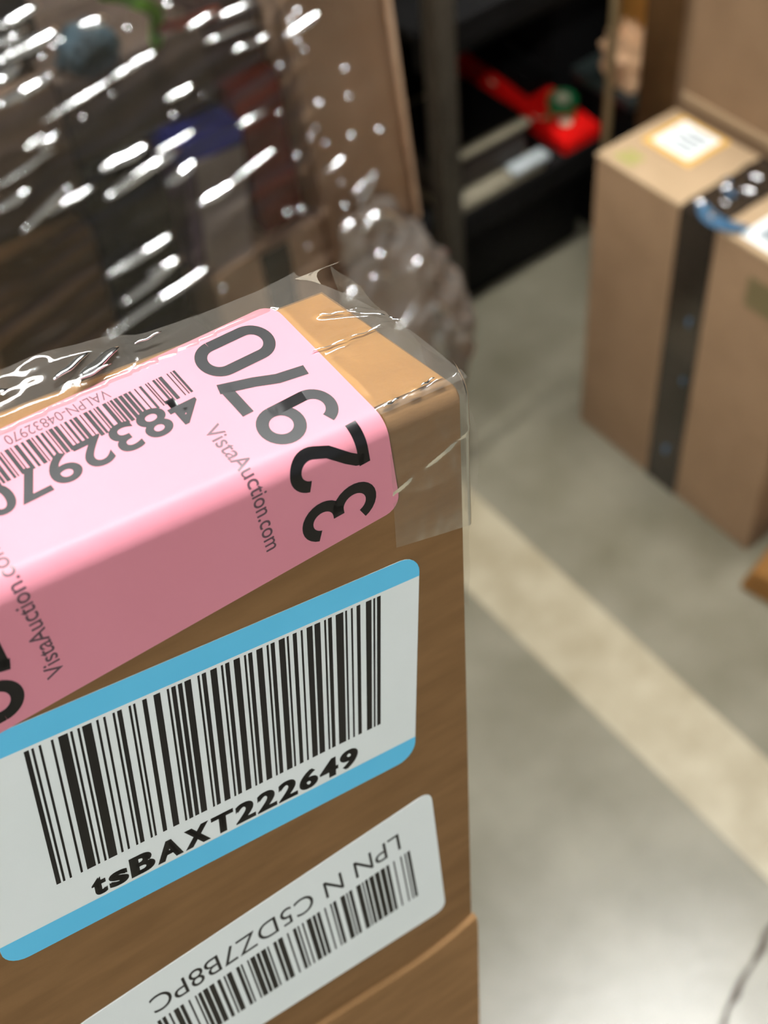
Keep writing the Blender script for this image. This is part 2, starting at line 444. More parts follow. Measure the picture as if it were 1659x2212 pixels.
# white label, stuck on upside down
wl = Lab(-12.9, -113.1, 4.43, .25 * mm)
bm = bmesh.new()
P = []
cor = [(0, 0), (-98.5, -.8), (-99.5, -43.5), (-1.2, -52.9)]; r = 4.0
for i, c in enumerate(cor):
    c = Vector(c); a = (Vector(cor[i - 1]) - c).normalized(); d = (Vector(cor[(i + 1) % 4]) - c).normalized()
    for t in range(7):
        t /= 6; P.append(c + a * r * (1 - t) ** 2 + d * r * t ** 2)
bm.faces.new([bm.verts.new((p.x, p.y, 0)) for p in P])
lw = tag(wl.finish('white_label', bm, M_white, fg, 0), 'narrow white barcode label stuck on upside down'); solid(lw, .0002)
bm = bmesh.new(); barcode(bm, 'LPNNC5DZ7B8PC', -86.5, -8.9, -38.6, -17.6, flip=True)
for v in bm.verts:
    if v.co.y < -30: v.co.y += (v.co.x + 9) * -.055
wl.finish('barcode', bm, M_ink, lw, .05 * mm)
bm = bmesh.new(); text_bm(bm, 'LPN N C5DZ7B8PC', -81.3, -11.2, -14.6, -7.9, rot180=True, bold=-.004); wl.finish('lettering', bm, M_ink, lw, .05 * mm)

# pink label, folded over the top edge (its square code is left blank)
pk = Lab(-16.8, -21.2, 5.3, .55 * mm)
bm = bmesh.new(); rrect(bm, -101.6, 0, 0, 57.8, 3.6)
bmesh.ops.triangulate(bm, faces=bm.faces[:])
for i in range(1, 20): bmesh.ops.bisect_plane(bm, geom=bm.verts[:] + bm.edges[:] + bm.faces[:], plane_co=(-101.6 * i / 20, 0, 0), plane_no=(1, 0, 0), dist=1e-5)
lp = tag(pk.finish('pink_label', bm, M_pink, fg, 0, step=1), 'glossy pink lot label folded over the top edge')
bm = bmesh.new()
for ch, y in zip('32970', (7.0, 19.6, 31.0, 41.2, 51.0)): digit(bm, ch, -13.4, y, 9.4, 17.0, 2.45, 90)
pk.finish('lot_number', bm, M_ink, lp, .05 * mm, 1)
bm = bmesh.new()
for ch, y in zip('32970', (7.0, 19.6, 31.0, 41.2, 51.0)): digit(bm, ch, -101.6 + 13.4, 57.8 - y, 9.4, 17.0, 2.45, -90)
pk.finish('lot_number', bm, M_ink, lp, .05 * mm, 1)
bm = bmesh.new(); barcode(bm, 'VALPN-04832970', -75.6, -26.0, 46.6, 53.0, flip=True); pk.finish('barcode', bm, M_ink, lp, .05 * mm, 1)
bm = bmesh.new(); text_bm(bm, '4832970', -70.5, -26.6, 40.6, 47.6, rot180=True, bold=.022, space=1.05); pk.finish('lettering', bm, M_ink, lp, .06 * mm, 1)
bm = bmesh.new(); text_bm(bm, 'VALPN-04832970', -60.2, -39.2, 53.6, 55.9, rot180=True); pk.finish('lettering', bm, M_inkgrey, lp, .05 * mm, 1)
bm = bmesh.new(); text_bm(bm, 'VistaAuction.com', -30.0, -26.6, 7.0, 37.8, rot=-90, bold=.006); pk.finish('lettering', bm, M_inkgrey, lp, .05 * mm, 1)
bm = bmesh.new(); text_bm(bm, 'VistaAuction.com', -75.4, -72.0, 5.6, 36.6, rot=90, bold=.006); pk.finish('lettering', bm, M_inkgrey, lp, .05 * mm, 1)


# ---- clear film over the top and the right corner
def grid(name, fn, nu, nv, ma, parent, keep=None):
    V = []; F = []
    for i in range(nu + 1):
        for j in range(nv + 1): V.append(fn(i / nu, j / nv))
    for i in range(nu):
        for j in range(nv):
            if keep is None or keep((i + .5) / nu, (j + .5) / nv):
                a = i * (nv + 1) + j; F.append((a, a + nv + 1, a + nv + 2, a + 1))
    return from_py(name, V, F, ma, parent, 180)


def lerp_table(T, x):
    for (a, ya), (b_, yb) in zip(T[:-1], T[1:]):
        if x <= b_: return ya + (yb - ya) * max(0, (x - a) / (b_ - a))
    return T[-1][1]


FR = [(0, 2.2), (10, .8), (20, -.8), (30, -6.0), (36.5, -10.5), (41, -13.4)]     # right edge of the film, by depth
FB = [(-160, 41), (-76, 42.7), (-58, 42), (-50, 39.6), (-36, 39), (-23, 39.7), (-13.4, 41), (-9, 36), (3, 36)]   # back edge


def film_top(s, t):
    qm = 1.5 + 40.5 * t
    um = -160 + (160 + lerp_table(FR, qm)) * s ** .8
    qm = min(qm, 1.5 + (lerp_table(FB, um) - 1.5) * t * 1.02) if um < -13 else qm
    under = 1.0 if -118 < um < -16.5 - .092 * (qm + 21) and qm < 35 + .09 * (um + 22) else 0.0
    z = .45
    if not under:
        z += .35 + .35 * nz(um * .07 + qm * .05, qm * .12, 1) + .06 * nz(um * .3, qm * .35 + um * .2, 5)
        z += .7 * math.exp(-((qm - 20.7 + .3 * nz(um * .3, 4)) / .6) ** 2) * max(0, nz(um * .25, 2, 7) + .8) * (1 if um > -23 else 0)
        c = 28.8 - .34 * max(0, um + 15) - .02 * max(0, um + 9) ** 2
        z += 1.0 * math.exp(-((qm - c) / .7) ** 2) * max(0, nz(um * .3, 8, 3) + .8) * max(0, min(1, (um + 17) / 2))
        z += .8 * math.exp(-((qm - 3.2 - .3 * nz(um * .3, 5)) / .8) ** 2) * max(0, nz(um * .35, 1, 3) + .5)
    if um < -48 and qm > 33: z += 2.4 * min(1, (-48 - um) / 12) * min(1, (qm - 33) / 6) * (.8 + .5 * nz(um * .1, qm * .2, 4))
    edge = max(0, um + .29 * qm)
    p = wrap(um * mm, qm * mm, (z - .05 * edge ** 2) * mm)
    return p


tag(grid('clear_film', film_top, 200, 70, M_clear, fg), 'clear film stretched over the top flap')


def film_front(s, t):
    u = -.0185 + .0215 * s; q = .003 - .034 * t - .004 * s * t
    um = u * 1000; qm = q * 1000
    z = .5 + .4 * abs(nz(um * .09 + qm * .05, qm * .05, 2))
    z += .12 * math.exp(-((um + 7 + .30 * (qm + 8)) / 1.6) ** 2) + .35 * math.exp(-((qm + 10 - um * .35) / .8) ** 2) * max(0, nz(um * .2, 3) + .5)
    z += .05 * nz(um * .4, qm * .2, 6)
    p = wrap(u, q, z * mm)
    if um > 0: p.y += .0006 * um * um
    return p


tag(grid('clear_film', film_front, 50, 70, M_clear_soft, fg), 'clear film folded down the right end of the front')


def film_side(s, t):
    """film standing off the right end"""
    y = .001 + .038 * s; z = LEN + .0005 + y * math.tan(PHI) * .97 - .062 * t * (1 - .35 * s)
    x = -.29 * y * .5 + .0012 + .0030 * math.sin(math.pi * min(1, t * 1.6)) * (1 - .6 * s) + .0016 * nz(y * 120, z * 90, 3)
    return Vector((max(x, .0004 - .29 * y), y, z))


tag(grid('clear_film', film_side, 30, 50, M_clear, fg), 'clear film hanging over the right end')


# the pulled point of film at the far right corner
def skin(u, q, off): return wrap(u * mm, q * mm, off * mm)


A_, B_ = skin(-14.5, 40.6, .8), skin(-10.3, 36.3, .8)
T_ = Vector((1.6 * mm, 46 * mm, LEN + 8.6 * mm)); Vf = []; Ff = []
for i in range(9):
    t = i / 8; top_ = A_.lerp(T_, t); bot = B_.lerp(T_, t) + (A_ - B_) * (.55 * math.sin(math.pi * t) * (1 - t) ** .5)
    for j in range(5): Vf.append(bot.lerp(top_, j / 4) + Vector((0, .0008 * math.sin(j * 1.2) * (1 - t), 0)))
for i in range(8):
    for j in range(4): Ff.append((i * 5 + j, i * 5 + j + 5, i * 5 + j + 6, i * 5 + j + 1))
tag(from_py('film_point', Vf, Ff, M_clear_haze, fg, 180), 'pointed tag of film at the far corner')


Hloc = (mw.to_3x3().transposed() @ Vector((.1, .0, 1))).normalized()  # thin folds below are added as the film's white highlight lines
for (u0, q0, u1, q1, wd, fl_) in ((-15.5, 28.9, -10.5, 27.3, .26, .6), (-10.2, 27.2, -3.6, 22.9, .28, .6), (-3.2, 22.0, -1.8, 20.2, .3, .6), (-22.0, 20.9, -14, 20.7, .2, .9), (-13.5, 20.8, -5.6, 20.4, .22, .8), (-17.5, 2.6, -13.6, 3.1, .3, .7), (-8, 3.6, -4.5, 4.2, .25, .8), (-64.5, 33.8, -55, 37.4, 1.1, .35), (-69, 35.2, -60.5, 38.6, .7, .6), (-88, 37.2, -77, 37.0, 1.0, .4), (-66, 33.0, -58, 34.2, .35, .8), (-52, 36.6, -46, 37.3, .3, .8)):
    pleat('glint_fold', [skin(u0 + (u1 - u0) * i / 10, q0 + (q1 - q0) * i / 10 + .12 * math.sin(i * 1.1), (2.9 if u1 < -40 else 1.0) + .1 * math.sin(i * .9)) for i in range(11)], wd * mm, wd * fl_ * mm, Hloc, M_rope, fg)

# ------------------------------------------------------------------ the small carton at the right
rb = empty('carton', (.834, .520, 0), 'tan carton on the floor at right with dark tape over its lit top', 'box')
BX, BY, BZ = .122, .301, .428
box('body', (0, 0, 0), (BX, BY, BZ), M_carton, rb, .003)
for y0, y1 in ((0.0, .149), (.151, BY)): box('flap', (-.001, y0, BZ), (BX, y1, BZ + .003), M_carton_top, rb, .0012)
bm = bmesh.new()
tp = [(BX + .0006, .30), (BX + .0006, BZ + .0036), (-.0016, BZ + .0036), (-.0016, .001)]


def strip_mesh(pts, y0f, y1f, n=24):
    zt = max(p[1] for p in pts)
    bm = bmesh.new(); pv = None
    seq = []
    for (a, b_) in zip(pts[:-1], pts[1:]):
        for i in range(n): seq.append((a[0] + (b_[0] - a[0]) * i / n, a[1] + (b_[1] - a[1]) * i / n))
    seq.append(pts[-1])
    for i, (x, z) in enumerate(seq):
        y0, y1 = y0f(x, z), y1f(x, z)
        r_ = [bm.verts.new((x - (.0008 * abs(nz(z * 40, j * .5)) if z < zt - .004 else 0), y0 + (y1 - y0) * j / 6, z + (.0045 * abs(nz(x * 75, j * .9, 3)) if z >= zt - .0005 and x > .004 else 0))) for j in range(7)]
        if pv:
            for j in range(6): bm.faces.new((pv[j], r_[j], r_[j + 1], pv[j + 1]))
        pv = r_
    bmesh.ops.recalc_face_normals(bm, faces=bm.faces)
    return bm


tape = tag(from_bm('packing_tape', strip_mesh(tp, lambda x, z: .121, lambda x, z: .172), M_tape_black, rb, 60), 'dark glossy tape with blue marks')


def patch(name, pts, ma, parent, smooth=None):
    bm = bmesh.new(); bm.faces.new([bm.verts.new(p) for p in pts]); bmesh.ops.recalc_face_normals(bm, faces=bm.faces)
    return from_bm(name, bm, ma, parent, smooth)


def arcband(name, cx, cy, r0, r1, a0, a1, fn, ma, parent, n=14):
    V = []; F = []
    for i in range(n + 1):
        a = math.radians(a0 + (a1 - a0) * i / n); e = math.sin(math.pi * (i + .6) / (n + 1.2)) ** .5
        rm, rh = (r0 + r1) / 2, (r1 - r0) / 2 * e
        V += [fn(cx + (rm - rh) * math.cos(a), cy + (rm - rh) * math.sin(a)), fn(cx + (rm + rh) * math.cos(a), cy + (rm + rh) * math.sin(a))]
    for i in range(n): F.append((2 * i, 2 * i + 1, 2 * i + 3, 2 * i + 2))
    return from_py(name, V, F, ma, parent)


for x_, y_, l_, w_ in ((.012, .160, .012, .004), (.030, .142, .010, .003), (.050, .158, .014, .006), (.062, .140, .018, .004), (.085, .150, .016, .004), (.004, .135, .008, .004)):
    pleat('glint_wrinkle', [(x_ + l_ * (i / 6 - .5) * .5, y_ - l_ * (i / 6 - .5), BZ + .0085 + .0004 * math.sin(i)) for i in range(7)], w_, w_ * .35, Vector((-.35, -.29, .90)), M_tape_gloss, tape)  # added to throw glints, flat side turned between eye and lamp
ztop = BZ + .0078
arcband('tape_print', .040, .128, 0.028, .048, 130, 235, lambda x, y: (x, y, ztop), M_tape_blue, tape)
arcband('tape_print', .075, .138, .026, .034, 110, 175, lambda x, y: (x, y, ztop), M_tape_blue, tape)
for y0, z0, s in ((.130, .29, .010), (.128, .20, .008), (.135, .07, .012)):
    arcband('tape_print', y0, z0, s * .7, s * 1.2, -40, 60, lambda y, z: (-.0022, y, z), M_tape_blue, tape)
# labels on its top and front
lz = BZ + .0034
l1 = tag(box('address_label', (.052, .213, lz), (.118, .284, lz + .0003), M_label_yellow, rb, 0), 'white label with amber border')
box('label_face', (.060, .221, lz + .0003), (.112, .276, lz + .0006), M_white, l1, 0)
for i in range(4): box('label_print', (.068 + i * .010, .228, lz + .0006), (.073 + i * .010, .268 - (i % 2) * .012, lz + .0008), M_labelprint, l1, 0)
for i in range(2): box('stamp_mark', (.010 + i * .012, .256, lz), (.019 + i * .012, .284 - i * .004, lz + .0002), M_green_stamp, rb, 0)
l2 = tag(box('address_label', (.008, .05, lz), (.062, .098, lz + .0003), M_white, rb, 0), 'plain white label near the front edge')
box('label_print', (.018, .058, lz + .0003), (.05, .088, lz + .0005), M_labelprint, l2, 0)
tag(patch('print_mark', [(-.0008, .012, .400), (-.0008, .072, .400), (-.0008, .072, .360), (-.0008, .012, .360)], M_olive, rb), 'olive printed patch on the front')

# taller carton behind it
tb = empty('carton', (.97, .34, 0), 'tall tan carton at far right standing behind the taped one', 'box')
box('body', (0, 0, 0), (.42, .484, .80), M_carton, tb, .003)
for i, (y0, y1) in enumerate(((.0, .241), (.243, .484))): box('flap', (-.001, y0, .80), (.42, y1, .803), M_carton, tb, .001)
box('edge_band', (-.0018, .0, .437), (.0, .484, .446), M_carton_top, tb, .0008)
# low flattened carton, lower right
lc = empty('flattened_carton', (.787, .485, 0), 'low orange brown flattened carton on the floor at the lower right', 'box', rot=(0, 0, math.radians(-78)))
for i in range(3): box('board_layer', (-.002 + .004 * i, .0, .0005 + .015 * i), (.30, .135 - .004 * i, .0145 + .015 * i), M_flat, lc, .003)
# shaded carton in the gap
sb = empty('carton', (1.13, .845, 0), 'shaded brown carton standing in the gap behind the tall one', 'box')
box('body', (0, 0, 0), (.30, .195, .75), M_carton_dark, sb, .003)
box('flap', (0, 0, .75), (.30, .195, .753), M_carton_dark, sb, .001)
box('tape', (-.001, .085, .25), (0, .125, .75), M_carton, sb, 0)

# bin, cardboard sheet, paper and orange carton beyond
bn = empty('storage_bin', (1.128, 1.045, 0), 'black plastic bin on the floor under crumpled paper', 'bin')
bm = bmesh.new(); add_box(bm, (0, 0, 0), (.30, .120, .245), .006); from_bm('tub', bm, M_black, bn, 35)
box('rim', (-.006, -.002, .245), (.306, .122, .262), mat('dark_teal_rim', (34, 42, 40), rough=.4), bn, .003)
oc = empty('carton', (1.190, 1.048, .262), 'orange brown carton standing on the black bin', 'box')
box('body', (0, 0, 0), (.23, .112, .36), M_carton_orange, oc, .003)
box('flap', (0, .002, .36), (.23, .110, .363), M_carton_orange, oc, .001)


def crumple(name, c, rx, ry, rz, ma, amp, fr, label, cat, seed):
    bm = bmesh.new(); bmesh.ops.create_icosphere(bm, subdivisions=4, radius=1)
    for v in bm.verts:
        n = v.co.normalized(); k = 1 + amp * (abs(nz(n.x * fr + seed, n.y * fr, n.z * fr)) * 2 - .6)
        v.co = Vector((n.x * rx * k, n.y * ry * k, max(n.z * rz * k, -rz * .55)))
    lo = min(v.co.z for v in bm.verts)
    for v in bm.verts: v.co.z -= lo
    o = from_bm(name, bm, ma, None, 50); o.location = c
    return tag(o, label, cat)


crumple('packing_paper', (1.157, 1.088, .2625), .033, .042, .052, M_paper, .35, 2.2, 'crumpled pale kraft paper lying on the black bin', 'paper', 3)

# ------------------------------------------------------------------ shelf with its load
sh = empty('shelf_rack', (.795, 1.05, 0), 'dark metal shelf rack standing behind the pallet stack', 'shelf')
box('post', (0, 0.0, 0), (.030, .030, 2.0), M_post, sh, .003); tag(box('post', (.290, 0, 0), (.300, .010, 2.0), M_post_lit, sh, .002), 'slim front post in its lit tone')
for x in (0, .296): box('post', (x, .46, 0), (x + .030, .49, 2.0), M_shelf, sh, .003)
for z in (.19, .475, .95, 1.4):
    box('shelf_board', (0, .031, z - .014), (.326, .459, z), M_shelf, sh, .002)
    box('front_rail', (.0, .031, z - .045), (.326, .047, z - .014), M_shelf, sh, .002)
    box('back_rail', (.0, .443, z - .045), (.326, .459, z - .014), M_shelf, sh, .002)
blk = empty('storage_crate', (.83, 1.114, 0), 'black crate on the floor under the lowest shelf', 'crate')
box('tub', (0, 0, 0), (.272, .36, .125), M_black, blk, .006)
box('rim', (-.004, -.004, .125), (.276, .364, .140), M_black, blk, .003)
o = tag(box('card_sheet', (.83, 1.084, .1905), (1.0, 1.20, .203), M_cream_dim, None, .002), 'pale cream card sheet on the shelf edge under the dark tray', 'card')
cc = empty('tray', (.83, 1.108, .2035), 'low dark tray with a cream rim on the cream card', 'tray')
M_case = mat('dark_brown_case', (48, 40, 34), rough=.6)
box('tub', (0, 0, 0), (.16, .15, .052), M_case, cc, .010, 4)
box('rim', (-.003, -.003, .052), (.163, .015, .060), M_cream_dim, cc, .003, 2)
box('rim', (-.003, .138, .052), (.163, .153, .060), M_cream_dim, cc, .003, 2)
box('contents', (.0, .015, .052), (.16, .138, .068), M_black, cc, .004, 2)
o = tag(box('card_sheet', (.945, 1.083, .2032), (1.01, 1.106, .212), M_silver, None, .002), 'small silvery card lying on the cream sheet', 'card')
o = tag(box('dark_shade_block', (1.135, 1.22, 0), (1.60, 1.60, .95), bpy.data.materials['near_black_shade'], None, .004), 'tall near black block added as deep shade behind the red gift box', 'box')  # added to make the background dark, no carton known here
# red gift packet, wedge shaped, with printed leaves
rg = empty('gift_box', (1.040, 1.085, .1905), 'red gift box with green leaf print at the shelf edge', 'gift box')
V = [(0, 0, 0), (.070, 0, 0), (.078, .31, 0), (.016, .31, 0), (0, 0, .022), (.070, 0, .022), (.078, .31, .055), (.016, .31, .055)]
bm = bmesh.new(); vv = [bm.verts.new(p) for p in V]
for f_ in ((3, 2, 1, 0), (4, 5, 6, 7), (0, 1, 5, 4), (1, 2, 6, 5), (2, 3, 7, 6), (3, 0, 4, 7)): bm.faces.new([vv[i] for i in f_])
bmesh.ops.bevel(bm, geom=bm.edges[:], offset=.003, segments=2, affect='EDGES')
from_bm('body', bm, M_red, rg, 35)


def gt(x, y): return (x, y, .022 + .033 * y / .34 + .0006)


def leaf(cx, cy, L, a, name='leaf_print', ma=M_green, wd=.35):
    P = []
    for i in range(12):
        t = 2 * math.pi * i / 12; x, y = L * math.cos(t), L * wd * math.sin(t)
        P.append(gt(cx + x * math.cos(a) - y * math.sin(a), cy + x * math.sin(a) + y * math.cos(a)))
    return patch(name, P, ma, rg)


for cx, cy, L, a in ((.026, .062, .016, .4), (.030, .072, .016, 1.6), (.034, .060, .014, 2.5), (.050, .040, .010, .9)): leaf(cx, cy, L, a)
for cx, cy in ((.012, .070), (.015, .17), (.02, .21), (.032, .035)): leaf(cx, cy, .009, 0, 'dot_print', M_cream, 1)
for cx, cy, a in ((.028, .15, 1.0), (.03, .22, 1.3)): leaf(cx, cy, .018, a, 'curl_print', M_cream, .5)
bx = tag(box('shade_slab', (0, 0, .001), (.046, .20, .026), M_black, None, .004), 'flat black slab added to darken the far half of the red gift box', 'case')
bx.location = (1.062, 1.19, .2255); bx.rotation_euler = (math.radians(6.2), 0, 0)  # slab added to darken what the upper shelf shades
# round green tin on it
gb = empty('tin', (1.092, 1.150, .2205), 'small round green tin with a cream centre on the red gift box', 'tin')
tube('can', [(0, 0, 0), (0, 0, .012)], .022, M_green, gb, 24)
tube('lid_disc', [(0, 0, .012), (0, 0, .0135)], .011, M_cream, gb, 20)
gb.rotation_euler = (math.radians(5.5), 0, 0)
# dim packets left of the post
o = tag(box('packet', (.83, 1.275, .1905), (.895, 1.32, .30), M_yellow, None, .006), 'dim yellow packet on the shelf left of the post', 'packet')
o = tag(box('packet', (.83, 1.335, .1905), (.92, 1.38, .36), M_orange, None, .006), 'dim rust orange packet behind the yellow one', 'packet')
o = tag(box('shelf_shade_block', (.83, 1.40, .1905), (1.115, 1.49, .42), bpy.data.materials['near_black_shade'], None, .004), 'near black block added as shade at the back of the shelf', 'box')  # added as a dark backing for the shelf

# ------------------------------------------------------------------ pallet stack in stretch film
pa = empty('pallet', (.04, .885, 0), 'wooden pallet under the film wrapped stack', 'pallet')
for x in (0, .28, .56): box('stringer', (x, .0, 0), (x + .04, .40, .09), M_wood, pa, .003)
for i in range(4): box('deck_board', (-.01, .0 + i * .10, .09), (.61, .085 + i * .10, .108), M_wood, pa, .003)


def carton(name, x, y, z, sx, sy, sz, ma, lean, label, cat='box', tapem=None, extra=None):
    o = empty(name, (x, y, z), label, cat, rot=(0, math.radians(lean), 0))
    box('body', (0, 0, 0), (sx, sy, sz), ma, o, .003)
    box('flap', (0.001, 0.001, sz), (sx - .001, sy / 2 - .001, sz + .0025), ma, o, .001)
    box('flap', (0.001, sy / 2 + .001, sz), (sx - .001, sy - .001, sz + .0025), ma, o, .001)
    if tapem: box('tape', (sx * .42, -.0008, 0), (sx * .42 + .035, 0, sz), tapem, o, 0)
    return o


carton('carton', .529, .898, .392, .118, .34, .56, M_strip, -3.6, 'tall narrow tan carton standing at the right corner of the wrapped stack')
carton('carton', .535, .90, .109, .122, .34, .265, M_strip, -1.0, 'tan carton at the base corner under loose crumpled film')
carton('carton', .385, .90, .109, .135, .34, .35, M_strip, 0, 'light tan carton low in the wrapped stack with dark tape', tapem=M_tape_black)
g_ = empty('board_game', (.369, .905, .466), 'upright grey box with blue top edge and purple side in the stack', 'box', rot=(0, math.radians(6), 0))
box('body', (.016, 0, 0), (.070, .20, .125), M_grey, g_, .003)
box('side_panel', (.002, 0, 0), (.0155, .20, .125), M_purple, g_, .002)
box('top_band', (.0, 0, .1255), (.070, .20, .150), M_blueprint, g_, .003)
rr = empty('box', (.461, .915, .464), 'dark red box behind film beside the tall narrow carton', 'box', rot=(0, math.radians(-2), 0))
box('body', (0, 0, 0), (.050, .20, .165), M_dkred, rr, .003); box('lid', (-.001, -.002, .130), (.0505, .202, .170), M_dkred, rr, .003)
kk = empty('bag', (.286, .915, .402), 'black glossy bag in the middle of the stack', 'bag')
bm = bmesh.new(); add_box(bm, (0, 0, 0), (.086, .22, .212), .02, 4)
bmesh.ops.subdivide_edges(bm, edges=bm.edges[:], cuts=3, use_grid_fill=True)
for v in bm.verts: v.co += Vector((.004 * nz(v.co.z * 30, v.co.y * 20, 1), .006 * nz(v.co.x * 30, v.co.z * 30, 2), .003 * nz(v.co.x * 40, v.co.y * 20, 5)))
from_bm('body', bm, M_black, kk, 60); box('seam', (.01, -.003, .195), (.078, .002, .205), M_shelf, kk, .001)
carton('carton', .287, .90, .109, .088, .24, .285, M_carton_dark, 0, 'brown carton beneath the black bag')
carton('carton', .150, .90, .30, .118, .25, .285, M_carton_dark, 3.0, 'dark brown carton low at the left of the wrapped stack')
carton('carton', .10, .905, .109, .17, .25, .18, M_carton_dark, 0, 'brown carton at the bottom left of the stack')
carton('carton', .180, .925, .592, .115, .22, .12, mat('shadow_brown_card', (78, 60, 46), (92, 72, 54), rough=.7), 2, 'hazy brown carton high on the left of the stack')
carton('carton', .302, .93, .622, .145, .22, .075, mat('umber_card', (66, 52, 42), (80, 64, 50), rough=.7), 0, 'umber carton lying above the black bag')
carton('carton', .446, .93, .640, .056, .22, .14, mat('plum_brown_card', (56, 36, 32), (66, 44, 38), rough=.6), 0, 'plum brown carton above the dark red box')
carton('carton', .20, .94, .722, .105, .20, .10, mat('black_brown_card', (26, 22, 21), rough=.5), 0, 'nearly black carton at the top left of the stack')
o = crumple('fabric_bundle', (.340, .935, .704), .026, .030, .022, M_teal, .2, 2.0, 'teal fabric bundle on top of the stack behind film', 'fabric', 9)
tag(tube('strap', [(.352, .905, .772), (.368, .90, .765), (.388, .898, .748), (.396, .905, .738), (.40, .93, .70)], .006, M_strap), 'lime green strap at the top of the stack', 'strap')
tag(tube('cord', [(.395, .91, .722), (.41, .905, .721), (.43, .91, .716), (.45, .92, .708), (.46, .925, .705)], .005, M_orange), 'rust orange cord below the green strap', 'cord')


# stretch film: front sheet turning the right corner
def film_sheet(s, t):
    a = s * .95                        # run along the wrap
    z = .115 + .86 * t
    if a < .578: p = Vector((.045 + a, .884, z)); n = Vector((0, -1, 0))
    elif a < .60:
        th = (a - .578) / .022 * math.pi / 2; p = Vector((.623 + .016 * math.sin(th), .900 - .016 * math.cos(th), z)); n = Vector((math.sin(th), -math.cos(th), 0))
    else: p = Vector((.639, .900 + (a - .60) * .4, z)); n = Vector((1, 0, 0))
    p.x += -(z - .40) * .066 * min(1, max(0, (a - .40) / .12))     # follows the leaning corner carton
    sl = z - .12 * a                                                # stretch lines climb a little
    r = 1 - abs(nz(a * 5 + 3, sl * 42, 1)); r2 = 1 - abs(nz(a * 8, sl * 90, 4))
    k = .10 if p.x > .52 and a < .62 else 1.0
    d = (.0050 * (r ** 4) + .0016 * r2 ** 3) * k + .003 * nz(a * 9, z * 9, 8) + ((.0012 * nz(a * 30, z * 40, 2)) if k < 1 else 0)
    return p + n * (d - .002)


film = tag(grid('stretch_film', film_sheet, 200, 330, M_film, None), 'clear stretch film wrapped round the pallet stack with bright streaks', 'plastic film')
film.name = 'stretch_film'


def fold(x0, z0, x1, z1, r, y=.866):
    n = 11; pts = []; sd = random.random() * 50
    for i in range(n):
        t = i / (n - 1); pts.append((x0 + (x1 - x0) * t, y + .002 * nz(t * 2, sd), z0 + (z1 - z0) * t + .0015 * nz(t * 2.5, sd + 9)))
    pleat('glint_fold', pts, r * 1.1, r * (.45 if r > .0044 else .8), HUP, M_rope, film)  # fold added along a bright streak, shaped to mirror the lamp


HUP = Vector((-.02, -.50, .865)).normalized()    # midway between eye and lamp, so the added pleats glint


for x0, z0, x1, z1, r in ((0.2961, 0.6532, 0.3432, 0.656, 5), (0.2927, 0.6267, 0.3695, 0.6387, 5), (0.3502, 0.6118, 0.3813, 0.6205, 5),
                          (0.3756, 0.5757, 0.4135, 0.5828, 4.5), (0.4103, 0.5823, 0.465, 0.5936, 2), (0.2722, 0.5516, 0.3441, 0.5612, 4),
                          (0.3102, 0.5307, 0.345, 0.5329, 3.5), (0.2496, 0.4889, 0.3743, 0.5086, 3.5), (0.2772, 0.5156, 0.3459, 0.5324, 3.5),
                          (0.2475, 0.7881, 0.2743, 0.7897, 4.5), (0.2425, 0.7744, 0.2951, 0.7812, 5.5), (0.3132, 0.775, 0.3383, 0.7713, 4),
                          (0.2311, 0.7434, 0.2822, 0.7495, 4.5), (0.2379, 0.7618, 0.2594, 0.7672, 4.5), (0.2515, 0.799, 0.2874, 0.8028, 3.5),
                          (0.3262, 0.7247, 0.3711, 0.73, 2.8), (0.2138, 0.6329, 0.2673, 0.6519, 2.6), (0.2018, 0.6609, 0.233, 0.6657, 3),
                          (0.2409, 0.7007, 0.2589, 0.7045, 3), (0.2521, 0.6944, 0.2702, 0.7008, 3.4), (0.3683, 0.6851, 0.3967, 0.6886, 3),
                          (0.4299, 0.6317, 0.4624, 0.6346, 2.6), (0.2617, 0.7154, 0.3277, 0.724, 2), (0.2083, 0.681, 0.2654, 0.6888, 2),
                          (0.2397, 0.6371, 0.2854, 0.6417, 2.2), (0.4013, 0.7371, 0.4335, 0.7402, 2.4), (0.4319, 0.7328, 0.4741, 0.7356, 2.6),
                          (0.415, 0.7191, 0.4705, 0.7172, 2), (0.4387, 0.7007, 0.4793, 0.7009, 2.2), (0.3457, 0.6446, 0.3891, 0.6489, 2),
                          (0.5455, 0.4842, 0.57, 0.5127, 3), (0.491, 0.6927, 0.5299, 0.701, 4.2), (0.5123, 0.5416, 0.5367, 0.5491, 2.2),
                          (0.5406, 0.5009, 0.557, 0.5115, 2.2)):
    fold(x0, z0, x1, z1, r * mm)


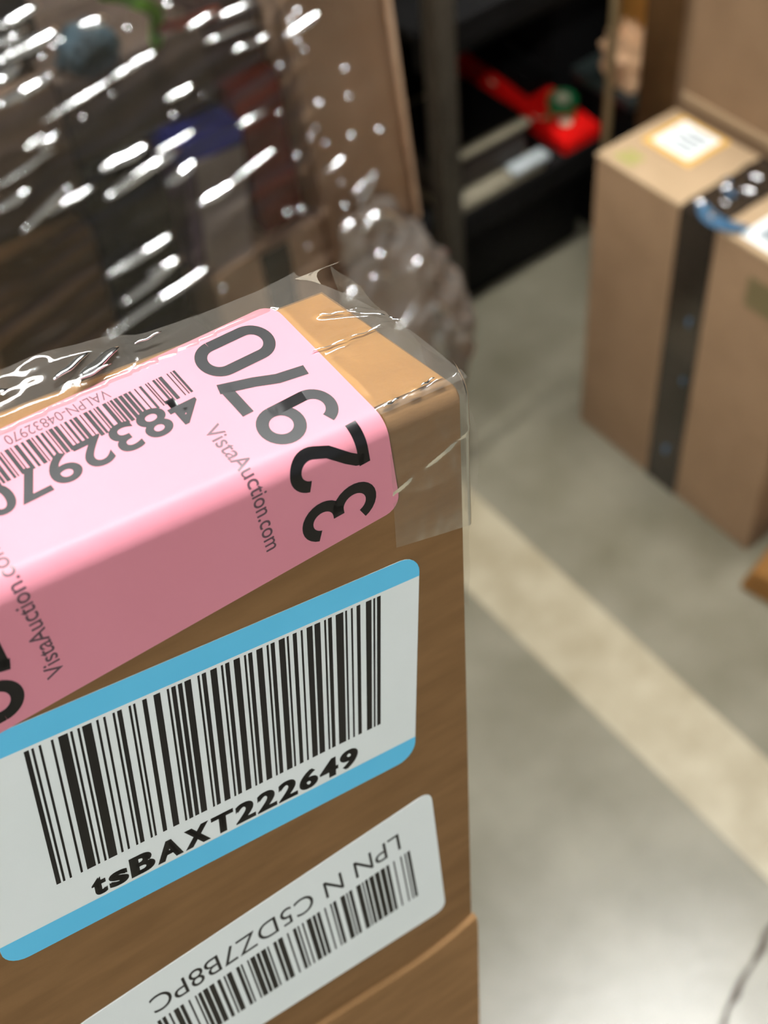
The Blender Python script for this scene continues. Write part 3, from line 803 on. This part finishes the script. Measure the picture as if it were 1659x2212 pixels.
for x, z, r in ((0.5542, 0.6323, 3.4), (0.5552, 0.6029, 3), (0.5213, 0.6108, 4.6), (0.5525, 0.5611, 4), (0.5861, 0.5521, 4.2), (0.5139, 0.587, 3),
                (0.5063, 0.58, 2.6), (0.4893, 0.5682, 3), (0.5219, 0.568, 2.6), (0.536, 0.487, 3.6), (0.534, 0.5156, 3), (0.508, 0.6793, 3),
                (0.5137, 0.668, 2.6), (0.5125, 0.7057, 4), (0.5042, 0.7005, 3.5), (0.4863, 0.6638, 2.6), (0.4691, 0.5142, 4), (0.4849, 0.5087, 4.4),
                (0.4858, 0.4622, 2.8), (0.4775, 0.6211, 2.6), (0.3545, 0.7537, 3), (0.3939, 0.7588, 4), (0.2986, 0.767, 3), (0.2915, 0.7653, 2.6),
                (0.2802, 0.7603, 2.8), (0.2558, 0.7343, 3), (0.2967, 0.6997, 3), (0.3272, 0.7072, 2.4), (0.4068, 0.6708, 2.6), (0.3754, 0.6656, 3),
                (0.383, 0.4674, 3)):
    bm = bmesh.new(); bmesh.ops.create_uvsphere(bm, u_segments=12, v_segments=8, radius=r * .0009)
    q_ = HUP.to_track_quat('Z', 'X')
    for v in bm.verts: v.co = q_ @ Vector((v.co.x, v.co.y, v.co.z * .32)) + Vector((x, .874, z))
    from_bm('glint_pucker', bm, M_rope, film, 180)  # bumps added where bright spots fall, flattened to enlarge the glint

# loose crumpled tail of film at the lower right corner
XR = [(.10, .655), (.196, .674), (.249, .676), (.327, .652), (.40, .618), (.45, .590), (.485, .560)]


def xr(z):
    for (a, xa), (b_, xb) in zip(XR[:-1], XR[1:]):
        if z <= b_: return xa + (xb - xa) * max(0, (z - a) / (b_ - a))
    return XR[-1][1]


def tail(s, t):
    z = .112 + .37 * t; x1 = xr(z); x0 = .515
    Lf = x1 - .02 - x0; a = s * (Lf + .05 + .16)
    if a < Lf: p = Vector((x0 + a, .868, z)); n = Vector((0, -1, 0))
    elif a < Lf + .05: th = (a - Lf) / .05 * math.pi / 2; p = Vector((x1 - .02 + .02 * math.sin(th), .898 - .03 * math.cos(th), z)); n = Vector((math.sin(th), -math.cos(th), 0))
    else: p = Vector((x1, .898 + a - Lf - .05, z)); n = Vector((1, 0, 0))
    f_ = (1 - abs(nz(p.x * 13 + z * 8, z * 11 - p.x * 6, p.y * 9))) ** 4; f2 = (1 - abs(nz(p.x * 30 - z * 22, z * 26 + p.x * 10, p.y * 20 + 3))) ** 5
    return p + n * (.017 * f_ + .008 * f2 - .006 + .012 * math.sin(math.pi * t))


tag(grid('loose_film', tail, 90, 90, M_tail, None), 'loose crumpled tail of clear film at the stack corner beside the post', 'plastic film')
tl = bpy.data.objects['loose_film']
for a, b_, c, r in (((0.5332, 0.4685), (0.5616, 0.4805), (0.5917, 0.4409), 4.5),
                    ((0.5108, 0.4835), (0.5229, 0.4885), (0.5396, 0.483), 3.5),
                    ((0.5485, 0.4301), (0.5566, 0.4317), (0.5631, 0.4238), 3.5),
                    ((0.5018, 0.3946), (0.5152, 0.4039), (0.532, 0.3914), 4.5),
                    ((0.6086, 0.3188), (0.6242, 0.3211), (0.6386, 0.2878), 5.0),
                    ((0.566, 0.3221), (0.5793, 0.3243), (0.5936, 0.3395), 3.2),
                    ((0.6301, 0.2823), (0.6424, 0.2797), (0.6497, 0.2576), 4.2),
                    ((0.5879, 0.389), (0.6074, 0.3938), (0.6204, 0.3671), 3),
                    ((0.537, 0.4088), (0.5579, 0.403), (0.5656, 0.3858), 2.6)):
    P = []
    for i in range(11):      # an arched pleat through three points of the film
        t = i / 10; q0, q1, q2 = (1 - t) ** 2, 2 * t * (1 - t), t * t
        P.append((a[0] * q0 + (2 * b_[0] - (a[0] + c[0]) / 2) * q1 + c[0] * q2, .846, a[1] * q0 + (2 * b_[1] - (a[1] + c[1]) / 2) * q1 + c[1] * q2))
    pleat('glint_fold', P, r * mm, r * .5 * mm, HUP, M_rope, tl)
